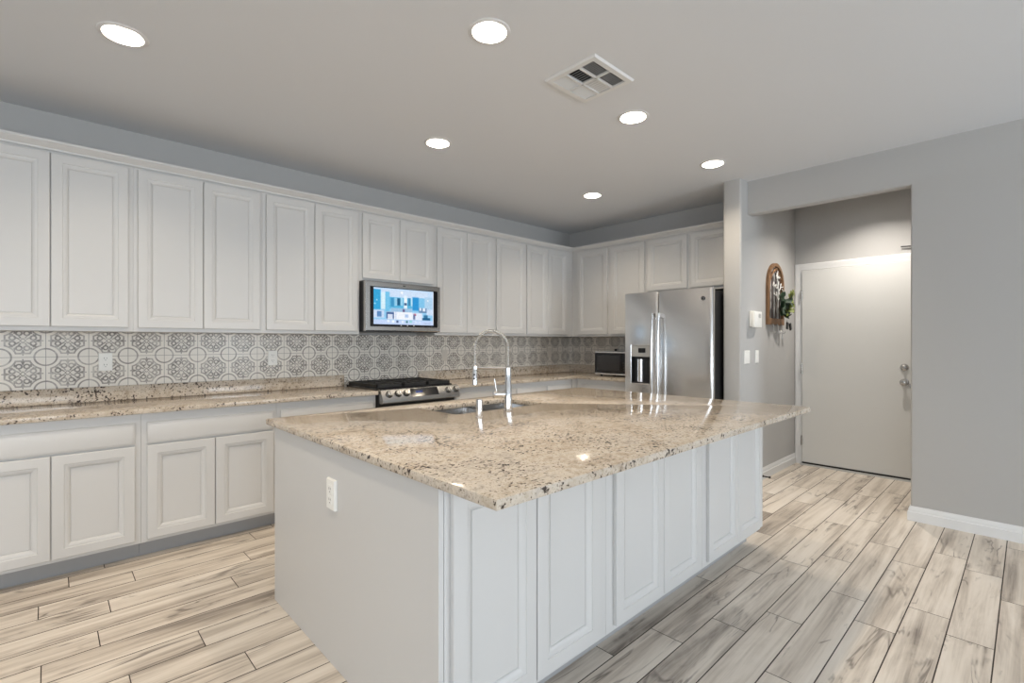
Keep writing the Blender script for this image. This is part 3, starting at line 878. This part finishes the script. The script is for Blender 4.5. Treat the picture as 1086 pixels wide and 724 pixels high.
# ------------------------------------------------------------------ fridge
t = thing('fridge', 'stainless side-by-side fridge with ice dispenser, beside the wing wall', 'fridge', (4.65, -1.86, 0))
obj('cabinet_body', box(B(), (4.300, -2.308, 0.03), (5.03, -1.410, 1.765), 0.004), 'black_matte', t)
obj('base_grille', box(B(), (4.290, -2.30, 0.008), (4.33, -1.415, 0.0295)), 'black', t)
def fdoor(ya, yb):
    """door seen from above: gently bowed front with rounded edges, extruded upwards"""
    n = 10; pts = []; rr = 0.022; w_ = yb - ya
    out = []
    for i in range(5):
        a = PI / 2 * i / 4; out.append((4.256 + rr - rr * math.sin(a), ya + rr - rr * math.cos(a)))
    for i in range(1, n):
        s = i / n; out.append((4.256 - 0.008 * math.sin(PI * s), ya + rr + (w_ - 2 * rr) * s))
    for i in range(5):
        a = PI / 2 * i / 4; out.append((4.256 + rr - rr * math.cos(a), yb - rr + rr * math.sin(a)))
    return [(4.2985, ya)] + out + [(4.2985, yb)]
ZD0, ZD1 = 0.062, 1.787
ld = obj('fridge_door', prism(B(), [(x, y, ZD0) for x, y in fdoor(-1.778, -1.404)], (0, 0, ZD1 - ZD0), 0.004), 'steel_y', t, angle=0.5)
rd = obj('fridge_door', prism(B(), [(x, y, ZD0) for x, y in fdoor(-2.317, -1.784)], (0, 0, ZD1 - ZD0), 0.004), 'steel_y', t, angle=0.5)
for door, y in ((ld, -1.748), (rd, -1.814)):
    bm = B(); pth = []; rad = []
    for i in range(17):
        s = i / 16; z = 1.575 - 1.06 * s
        pth.append((4.212 - 0.022 * math.sin(PI * s), y, z)); rad.append(0.0125)
    tube(bm, pth, rad, 12)
    for z in (1.555, 0.535): box(bm, (4.212, y - 0.012, z - 0.022), (4.256, y + 0.012, z + 0.022), 0.004)
    obj('handle', bm, 'chrome', door)
# ice and water dispenser: a real recess cut into the freezer door
ya, yb, za, zb = -1.727, -1.484, 0.884, 1.276
cut = obj('cutter', box(B(), (4.20, ya + 0.006, za + 0.006), (4.2975, yb - 0.006, zb - 0.006)), 'black')
md = ld.modifiers.new('cut', 'BOOLEAN'); md.object = cut; md.operation = 'DIFFERENCE'; md.solver = 'EXACT'
dg = bpy.context.evaluated_depsgraph_get()
nm = bpy.data.meshes.new_from_object(ld.evaluated_get(dg)); ld.modifiers.clear(); ld.data = nm
for p in nm.polygons: p.use_smooth = True
nm.set_sharp_from_angle(angle=0.4)
bpy.data.objects.remove(cut, do_unlink=True)
dx = 4.2485
bm = B()
for a, b in (((ya, za), (ya + 0.010, zb)), ((yb - 0.010, za), (yb, zb)), ((ya + 0.0101, za), (yb - 0.0101, za + 0.010)), ((ya + 0.0101, zb - 0.010), (yb - 0.0101, zb))):
    box(bm, (dx - 0.008, a[0], a[1]), (dx + 0.012, b[0], b[1]), 0.003)
di = obj('dispenser', bm, 'steel_y', ld)
obj('dispenser_panel', box(B(), (dx - 0.004, ya + 0.0105, 1.155), (dx + 0.03, yb - 0.0105, zb - 0.0105), 0.002), 'grey_plastic', ld)
obj('dispenser_display', box(B(), (dx - 0.0055, -1.655, 1.195), (dx - 0.0035, -1.575, 1.240)), 'black_gloss', di)
bm = B()
box(bm, (4.294, ya + 0.0105, za + 0.0105), (4.2972, yb - 0.0105, 1.1545)); box(bm, (dx + 0.004, ya + 0.0105, za + 0.0105), (4.2938, yb - 0.0105, za + 0.018))
for y0_ in (ya + 0.0105, yb - 0.0125): box(bm, (dx + 0.012, y0_, za + 0.0182), (4.2938, y0_ + 0.002, 1.1545))
obj('dispenser_recess', bm, 'black', ld)
bm = B(); lathe(bm, [(0.036, 0), (0.036, 0.225)], (4.293, -1.575, 0.905), (0, 0, 1), 20)
obj('dispenser_well', bm, 'steel_y', di)
obj('dispenser_paddle', box(B(), (dx + 0.004, -1.705, 0.985), (dx + 0.012, -1.655, 1.105), 0.002), 'black', di)
bm = B(); c = Vector((4.2515, -2.232, 1.692))
lathe(bm, [(0.019, 0), (0.019, 0.003), (0.0165, 0.0035)], c, (-1, 0, 0), 20)
lg = obj('badge', bm, 'black_gloss', rd)
bm = B(); q = []
for i in range(20):
    a = 2 * PI * i / 19; q.append(c + Vector((-0.0042, 0.0145 * math.cos(a), 0.0145 * math.sin(a))))
tube(bm, q, 0.0011, 6)
for s in (-1, 1):
    tube(bm, [c + Vector((-0.0042, s * 0.005 + 0.005 * math.cos(a * 0.55), 0.007 * math.sin(a * 0.55))) for a in range(10)], 0.0012, 6)
obj('badge_monogram', bm, 'chrome', lg)

# ------------------------------------------------------------------ small microwave
t = thing('microwave', 'small black microwave on the corner worktop beside the fridge', 'microwave', (4.85, -1.02, WZ1))
mx, my0, my1, mz0, mz1 = 4.62, -1.262, -0.760, 0.925, 1.192
obj('housing', box(B(), (mx + 0.02, my0 + 0.003, mz0), (mx + 0.36, my1 - 0.003, mz1), 0.004), 'black', t)
bm = B(); box(bm, (mx, my0, mz1 - 0.017), (mx + 0.0195, my1, mz1), 0.002); box(bm, (mx, my0, mz0 + 0.004), (mx + 0.0195, my1, mz0 + 0.021), 0.002)
obj('steel_strip', bm, 'steel_y', t)
d_ = obj('oven_door', box(B(), (mx, -1.125, mz0 + 0.0215), (mx + 0.0195, my1, mz1 - 0.0175), 0.002), 'black_gloss', t)
obj('door_window', box(B(), (mx - 0.001, -1.100, mz0 + 0.05), (mx + 0.004, my1 - 0.035, mz1 - 0.045)), 'window_dark', d_)
cp_ = obj('control_panel', box(B(), (mx, my0, mz0 + 0.0215), (mx + 0.0195, -1.127, mz1 - 0.0175), 0.002), 'black_gloss', t)
bm = B()
for i in range(4):
    for j in range(3): box(bm, (mx - 0.0008, -1.235 + j * 0.032, 0.975 + i * 0.028), (mx + 0.002, -1.213 + j * 0.032, 0.992 + i * 0.028))
obj('keypad', bm, 'dark_slot', cp_)
for x in (mx + 0.05, mx + 0.31):
    for y in (my0 + 0.06, my1 - 0.06): obj('foot', lathe(B(), [(0.014, 0), (0.016, 0.0175)], (x, y, WZ1 + 0.0003), n=12), 'black', t)

# ------------------------------------------------------------------ outlets, switches, thermostat
def plate(name, label, cat, fr, u, z, wd, ht, kind, m='white_plastic', group=None, dep=0.006):
    t = thing(name, label, cat, fr.P(u, z, 0), group)
    obj('cover_plate', rings_front(B(), fr, u - wd / 2, u + wd / 2, z - ht / 2, z + ht / 2, [(0, 0.0004), (0, dep * 0.5), (0.003, dep)]), m, t)
    if kind == 'duplex':
        for s in (-1, 1):
            zc_ = z + s * 0.0215
            f_ = obj('receptacle', rings_front(B(), fr, u - 0.017, u + 0.017, zc_ - 0.0165, zc_ + 0.0165, [(0, dep - 0.001), (0, dep + 0.001), (0.001, dep + 0.002)]), m, t)
            bm = B()
            for du, hh in ((-0.0065, 0.005), (0.0065, 0.004)): box(bm, fr.P(u + du - 0.0012, zc_ + 0.003 - hh, dep + 0.0015), fr.P(u + du + 0.0012, zc_ + 0.003 + hh, dep + 0.0023))
            box(bm, fr.P(u - 0.0022, zc_ - 0.012, dep + 0.0015), fr.P(u + 0.0022, zc_ - 0.008, dep + 0.0023))
            obj('socket_slots', bm, 'dark_slot', f_)
    elif kind:
        for k in range(kind):
            uc = u + (k - (kind - 1) / 2) * 0.046
            obj('rocker', rings_front(B(), fr, uc - 0.0165, uc + 0.0165, z - 0.033, z + 0.033, [(0, dep - 0.001), (0, dep + 0.0015), (0.002, dep + 0.003)]), m, t)
    return t
FT = Fr((0, -0.0092, 0), (1, 0, 0), (0, -1, 0)); FP = Fr((0, -2.4902, 0), (1, 0, 0), (0, -1, 0)); FEP = Fr((0.8318, 0, 0), (0, -1, 0), (-1, 0, 0)); FET = Fr((5.0608, 0, 0), (0, -1, 0), (-1, 0, 0))
go = 'outlets'
plate('outlet', 'white double outlet on the tile backsplash, nearest the left edge', 'outlet', FT, 0.278, 1.168, 0.072, 0.118, 'duplex', group=go)
plate('outlet', 'white double outlet on the tile backsplash left of the range', 'outlet', FT, 1.325, 1.170, 0.072, 0.118, 'duplex', group=go)
plate('outlet', 'white double outlet on the island end panel', 'outlet', FEP, 2.316, 0.690, 0.076, 0.122, 'duplex', group=go, dep=0.012)
plate('wall_plate', 'pale wall plate on the tile backsplash right of the range', 'wall plate', FT, 3.028, 1.160, 0.072, 0.118, 1, 'beige_plastic')
plate('wall_plate', 'pale wall plate on the tile backsplash near the inner corner', 'wall plate', FT, 4.662, 1.162, 0.072, 0.118, 1, 'beige_plastic')
t = plate('outlet', 'outlet half hidden behind the top of the microwave', 'outlet', FET, 0.715, 1.20, 0.118, 0.072, None, 'beige_plastic')
bm = B(); box(bm, FET.P(0.745, 1.190, 0.0065), FET.P(0.772, 1.216, 0.034), 0.004)
tube(bm, [FET.P(0.758, 1.198, 0.030), FET.P(0.760, 1.17, 0.036), FET.P(0.80, 1.12, 0.036), FET.P(0.90, 1.02, 0.034)], 0.003, 8)
tag(obj('power_plug', bm, 'black', None, FET.P(0.76, 1.2, 0)), 'black plug and cord in the outlet behind the microwave', 'plug')
plate('light_switch', 'double white light switch on the passage wall, left of the two', 'switch', FP, 4.562, 1.164, 0.116, 0.118, 2)
plate('light_switch', 'single white light switch on the passage wall, right of the two', 'switch', FP, 4.795, 1.164, 0.072, 0.118, 1)
t = thing('alarm_keypad', 'white wall-mounted alarm keypad above the light switches', 'keypad', (4.69, -2.49, 1.507))
obj('back_box', box(B(), (4.612, -2.516, 1.440), (4.782, -2.4905, 1.580), 0.006, 2), 'white_plastic', t)
obj('front_cover', box(B(), (4.604, -2.545, 1.432), (4.776, -2.517, 1.577), 0.006, 2), 'white_plastic', t)
bm = B()
for i in range(6): box(bm, (4.690, -2.5462, 1.520 + i * 0.0065), (4.748, -2.5445, 1.5235 + i * 0.0065))
obj('speaker_grille', bm, 'grey_plastic', t)

# ------------------------------------------------------------------ arched wall art with greenery and hooks
t = thing('arch_wall_decor', 'arched wooden window-frame wall hanging with white lettering on the passage wall', 'wall decor', (5.24, -2.49, 1.47))
ax0, ax1, az0, asp = 5.022, 5.456, 1.470, 1.862
acx, ar = (ax0 + ax1) / 2, (ax1 - ax0) / 2
def arch(r_, x_in, zb, n=24):
    return [(acx - r_, zb)] + [(acx - r_ * math.cos(PI * i / n), asp + r_ * math.sin(PI * i / n)) for i in range(n + 1)] + [(acx + r_, zb)]
bm = B()
yo, yi = -2.5175, -2.4915
A_, C_ = arch(ar, 0, az0), arch(ar - 0.031, 0, az0)
rg = [[bm.verts.new((x, y, z)) for x, z in L_] for L_, y in ((A_, yi), (A_, yo), (C_, yo), (C_, yi))]
for P_, Q_ in zip(rg, rg[1:] + rg[:1]):
    for k in range(len(A_) - 1): bm.faces.new((P_[k], P_[k + 1], Q_[k + 1], Q_[k]))
for k in (0, len(A_) - 1): bm.faces.new([rg[i][k] for i in range(4)])
bmesh.ops.recalc_face_normals(bm, faces=bm.faces)
obj('arch_frame', bm, 'wood', t)
obj('bottom_rail', box(B(), (ax0 + 0.032, yo - 0.004, az0), (ax1 - 0.032, yi, az0 + 0.062), 0.003), 'wood', t)
for u in (0.27, 0.50, 0.73):
    x = ax0 + (ax1 - ax0) * u
    obj('slat', box(B(), (x - 0.011, yo + 0.004, az0 + 0.0625), (x + 0.011, yo + 0.012, asp + 0.12), 0.002), 'wood_dark', t)
for s in (-1, 1):                                        # pointed tracery
    bm = B(); pts = []
    for i in range(13):
        a = math.radians(5 + 62 * i / 12); pts.append((acx + s * (-0.19 + 0.34 * (1 - math.cos(a))) , yo + 0.010, asp - 0.06 + 0.24 * math.sin(a)))
    tube(bm, pts, 0.012, 8); obj('tracery', bm, 'wood', t)
bm = B(); yl = yo - 0.008                                # white looping script, unreadable at this distance
def script(x, z, w_, h_, n, ph):
    pts = []
    for i in range(n * 14 + 1):
        s = i / 14.0
        pts.append((x + w_ * s / n + 0.35 * w_ / n * math.sin(2 * PI * s + ph), yl, z + h_ * math.sin(2 * PI * s) * (0.55 + 0.45 * math.cos(s * 2.1 + ph))))
    tube(bm, pts, 0.0042, 6)
script(5.20, 1.945, 0.10, 0.045, 2, 0.3); script(5.10, 1.855, 0.27, 0.048, 4, 1.0); script(5.14, 1.765, 0.18, 0.05, 3, 2.0)
tube(bm, [(5.235, yl, 1.90), (5.24, yl, 2.005)], 0.004, 6); tube(bm, [(5.36, yl, 1.83), (5.43, yl, 1.80)], 0.004, 6)
obj('lettering', bm, 'white_plastic', t)
for x in (5.12, 5.24, 5.36):
    bm = B(); tube(bm, [(x, yo - 0.004, 1.478), (x, yo - 0.012, 1.455), (x, yo - 0.014, 1.40), (x, yo - 0.024, 1.385), (x, yo - 0.036, 1.392), (x, yo - 0.038, 1.405)], 0.0035, 8)
    obj('hook', bm, 'grey_plastic', t)

def leaf(bm, c, d, n, ln_, wd):
    d = Vector(d).normalized(); n = Vector(n); n = (n - d * n.dot(d)).normalized(); s = d.cross(n); c = Vector(c)
    row = []
    for i in range(6):
        f_ = i / 5.0; w_ = wd * math.sin(PI * min(1, f_ * 0.92 + 0.04)) ** 0.8
        b = c + d * ln_ * f_ + n * (-0.12 * ln_ * f_ * f_)
        row.append([bm.verts.new(b + s * w_ * k + n * 0.1 * wd * abs(k)) for k in (-0.5, 0, 0.5)])
    for a, b in zip(row, row[1:]):
        for k in range(2): bm.faces.new((a[k], a[k + 1], b[k + 1], b[k]))
t = thing('greenery_sprig', 'sprig of green eucalyptus leaves hung on the arched wall decor', 'greenery', (5.25, -2.55, 1.62))
rnd = random.Random(3)
bl, bd, bs = B(), B(), B()
root = Vector((5.24, -2.545, 1.60))
for i in range(18):
    dark = i < 10
    tgt = Vector((rnd.uniform(5.08, 5.34) if dark else rnd.uniform(5.30, 5.56), -2.56 - rnd.uniform(0.0, 0.05), rnd.uniform(1.53, 1.82) if dark else rnd.uniform(1.58, 1.78)))
    tube(bs, [root, root.lerp(tgt, 0.5) + Vector((0, -0.01, 0.015)), tgt], 0.0022, 5)
    for k in range(7):
        p = root.lerp(tgt, 0.25 + 0.75 * k / 6.0) + Vector((0, -0.006, 0))
        d = Vector((rnd.uniform(-1, 1), rnd.uniform(-0.5, 0.1), rnd.uniform(-0.7, 1)))
        leaf(bd if dark else bl, p, d, (rnd.uniform(-0.5, 0.2), -1, rnd.uniform(-0.2, 0.6)), rnd.uniform(0.055, 0.08), rnd.uniform(0.042, 0.06))
for p, d in (((5.58, -2.55, 1.66), (0.4, 0, 0.8)), ((5.61, -2.55, 1.67), (0.9, -0.1, 0.2)), ((5.59, -2.56, 1.65), (0.3, 0, -0.9)), ((5.55, -2.55, 1.78), (0.3, 0, 0.9))):
    leaf(bl, p, d, (-0.2, -1, 0.2), 0.055, 0.045)
for bmx in (bl, bd):
    for v in bmx.verts: v.co.y = min(v.co.y, -2.538)
obj('leaves', bl, 'leaf', t); obj('dark_leaves', bd, 'leaf_dark', t); obj('stems', bs, 'stem', t)
t = thing('key_set', 'black key fobs hanging below the arched wall decor', 'keys', (5.40, -2.56, 1.44))
for x, z, rot in ((5.372, 1.462, 0.15), (5.462, 1.455, -0.35)):
    bm = B(); box(bm, (-0.022, -0.008, -0.036), (0.022, 0.008, 0.036), 0.006, 2)
    bmesh.ops.rotate(bm, verts=bm.verts, cent=(0, 0, 0), matrix=Matrix.Rotation(rot, 3, 'Y')); bmesh.ops.translate(bm, verts=bm.verts, vec=(x, -2.572, z))
    obj('key_fob', bm, 'black', t)
bm = B(); tube(bm, [(5.24 + 0.016 * math.cos(a * PI / 8), -2.565, 1.392 + 0.016 * math.sin(a * PI / 8)) for a in range(17)], 0.002, 6); tube(bm, [(5.24, -2.566, 1.376), (5.236, -2.568, 1.33)], 0.004, 6)
obj('key', bm, 'nickel', t)

# ------------------------------------------------------------------ ceiling vent
t = thing('ceiling_vent', 'square white ceiling air vent with louvres between the recessed lights', 'vent', (2.163, -2.573, CEIL))
vx0, vx1, vy0, vy1 = 1.985, 2.341, -2.745, -2.401
zb_ = CEIL - 0.0005; zt_ = CEIL - 0.012
fw = 0.035
bm = B()
def vring(d, z): return [bm.verts.new(p) for p in ((vx0 + d, vy0 + d, z), (vx1 - d, vy0 + d, z), (vx1 - d, vy1 - d, z), (vx0 + d, vy1 - d, z))]
RR = [vring(0, zb_), vring(0, zb_ - 0.003), vring(0.006, zt_), vring(fw, zt_), vring(fw, zb_)]
for A, C in zip(RR, RR[1:]):
    for k in range(4): bm.faces.new((A[k], A[(k + 1) % 4], C[(k + 1) % 4], C[k]))
cxm = (vx0 + vx1) / 2; ix0, ix1, iy0, iy1 = vx0 + fw, vx1 - fw, vy0 + fw, vy1 - fw
ths = [iy0 + (iy1 - iy0) * k / 3 for k in range(4)]
box(bm, (cxm - 0.006, iy0, zt_), (cxm + 0.006, iy1, zb_))
for y in ths[1:3]: box(bm, (ix0, y - 0.006, zt_), (ix1, y + 0.006, zb_))
bmesh.ops.recalc_face_normals(bm, faces=bm.faces)
obj('vent_frame', bm, 'trim', t)
obj('duct_opening', box(B(), (ix0, iy0, zb_ - 0.0004), (ix1, iy1, zb_)), 'black_matte', t)
for ci, (a0, a1) in enumerate(((ix0, cxm - 0.006), (cxm + 0.006, ix1))):
    for ri in range(3):
        b0, b1 = ths[ri] + (0.006 if ri else 0), ths[ri + 1] - (0.006 if ri < 2 else 0)
        bm = B(); nv = 7
        tilt = 0.75 if ri == 2 else -0.6 if ri == 0 else (0.7 if ci == 0 else -0.7)      # louvres turned towards or away from the room
        for k in range(nv):
            if ri == 1:
                p = a0 + (a1 - a0) * (k + 0.5) / nv; dx_ = 0.0046 * math.cos(tilt); dz_ = 0.0046 * math.sin(tilt)
                prism(bm, [(p - dx_, b0, zt_ + 0.0055 - dz_), (p + dx_, b0, zt_ + 0.0055 + dz_), (p + dx_, b0, zt_ + 0.0067 + dz_), (p - dx_, b0, zt_ + 0.0067 - dz_)], (0, b1 - b0, 0))
            else:
                p = b0 + (b1 - b0) * (k + 0.5) / nv; dy_ = 0.0046 * math.cos(tilt); dz_ = 0.0046 * math.sin(tilt)
                prism(bm, [(a0, p - dy_, zt_ + 0.0055 + dz_), (a0, p + dy_, zt_ + 0.0055 - dz_), (a0, p + dy_, zt_ + 0.0067 - dz_), (a0, p - dy_, zt_ + 0.0067 + dz_)], (a1 - a0, 0, 0))
        obj('louvre_panel', bm, 'trim', t)

# ------------------------------------------------------------------ recessed ceiling lights
lb = ['round recessed ceiling light at the far left, above the left cabinets', 'small lit recessed ceiling light above the screen and range', 'farthest recessed ceiling light, above the inner corner near the fridge',
      'large recessed ceiling light left of the air vent', 'recessed ceiling light right of and just beyond the air vent', 'recessed ceiling light closest to the wing wall', 'recessed ceiling light inside the passage behind the header',
      'recessed ceiling light above the gap between island and left cabinets, outside the photo', 'added fill lamp farther left above the cabinet run, outside the photo', 'added fill lamp farther left and nearer the camera, outside the photo']
cx, cy = CANS[0]
can = thing('recessed_light', lb[0], 'ceiling light', (cx, cy, CEIL), 'recessed ceiling lights')
bm = B(); lathe(bm, [(0.079, -0.0005), (0.079, -0.005), (0.083, -0.007), (0.097, -0.004), (0.100, -0.0005)], (cx, cy, CEIL), cap0=False, cap1=False)
obj('trim_ring', bm, 'trim', can)
bm = B(); lathe(bm, [(0.079, -0.0005), (0.052, 0.058), (0.050, 0.060), (0.050, 0.075)], (cx, cy, CEIL), cap0=False, cap1=True)
obj('baffle', bm, 'trim', can)
obj('lens', lathe(B(), [(0.049, 0.0595), (0.049, 0.0615)], (cx, cy, CEIL)), 'lamp', can)
ld_ = bpy.data.lights.new('lamp_light', 'AREA'); ld_.shape = 'DISK'; ld_.size = 0.085; ld_.energy = CAN_W; ld_.color = CAN_COL
lo_ = bpy.data.objects.new('lamp_light', ld_); COL.objects.link(lo_); lo_.parent = can; lo_.location = (0, 0, 0.055)
for i in range(1, 10):
    c_ = dup(can, (CANS[i][0], CANS[i][1], CEIL), lb[i])
    if i == 6:                                           # the brighter lamp in the passage
        l_ = [o for o in c_.children if o.type == 'LIGHT'][0]
        l_.data = l_.data.copy(); l_.data.energy = CAN_W * 2.2; l_.data.color = (1.0, 0.93, 0.85)
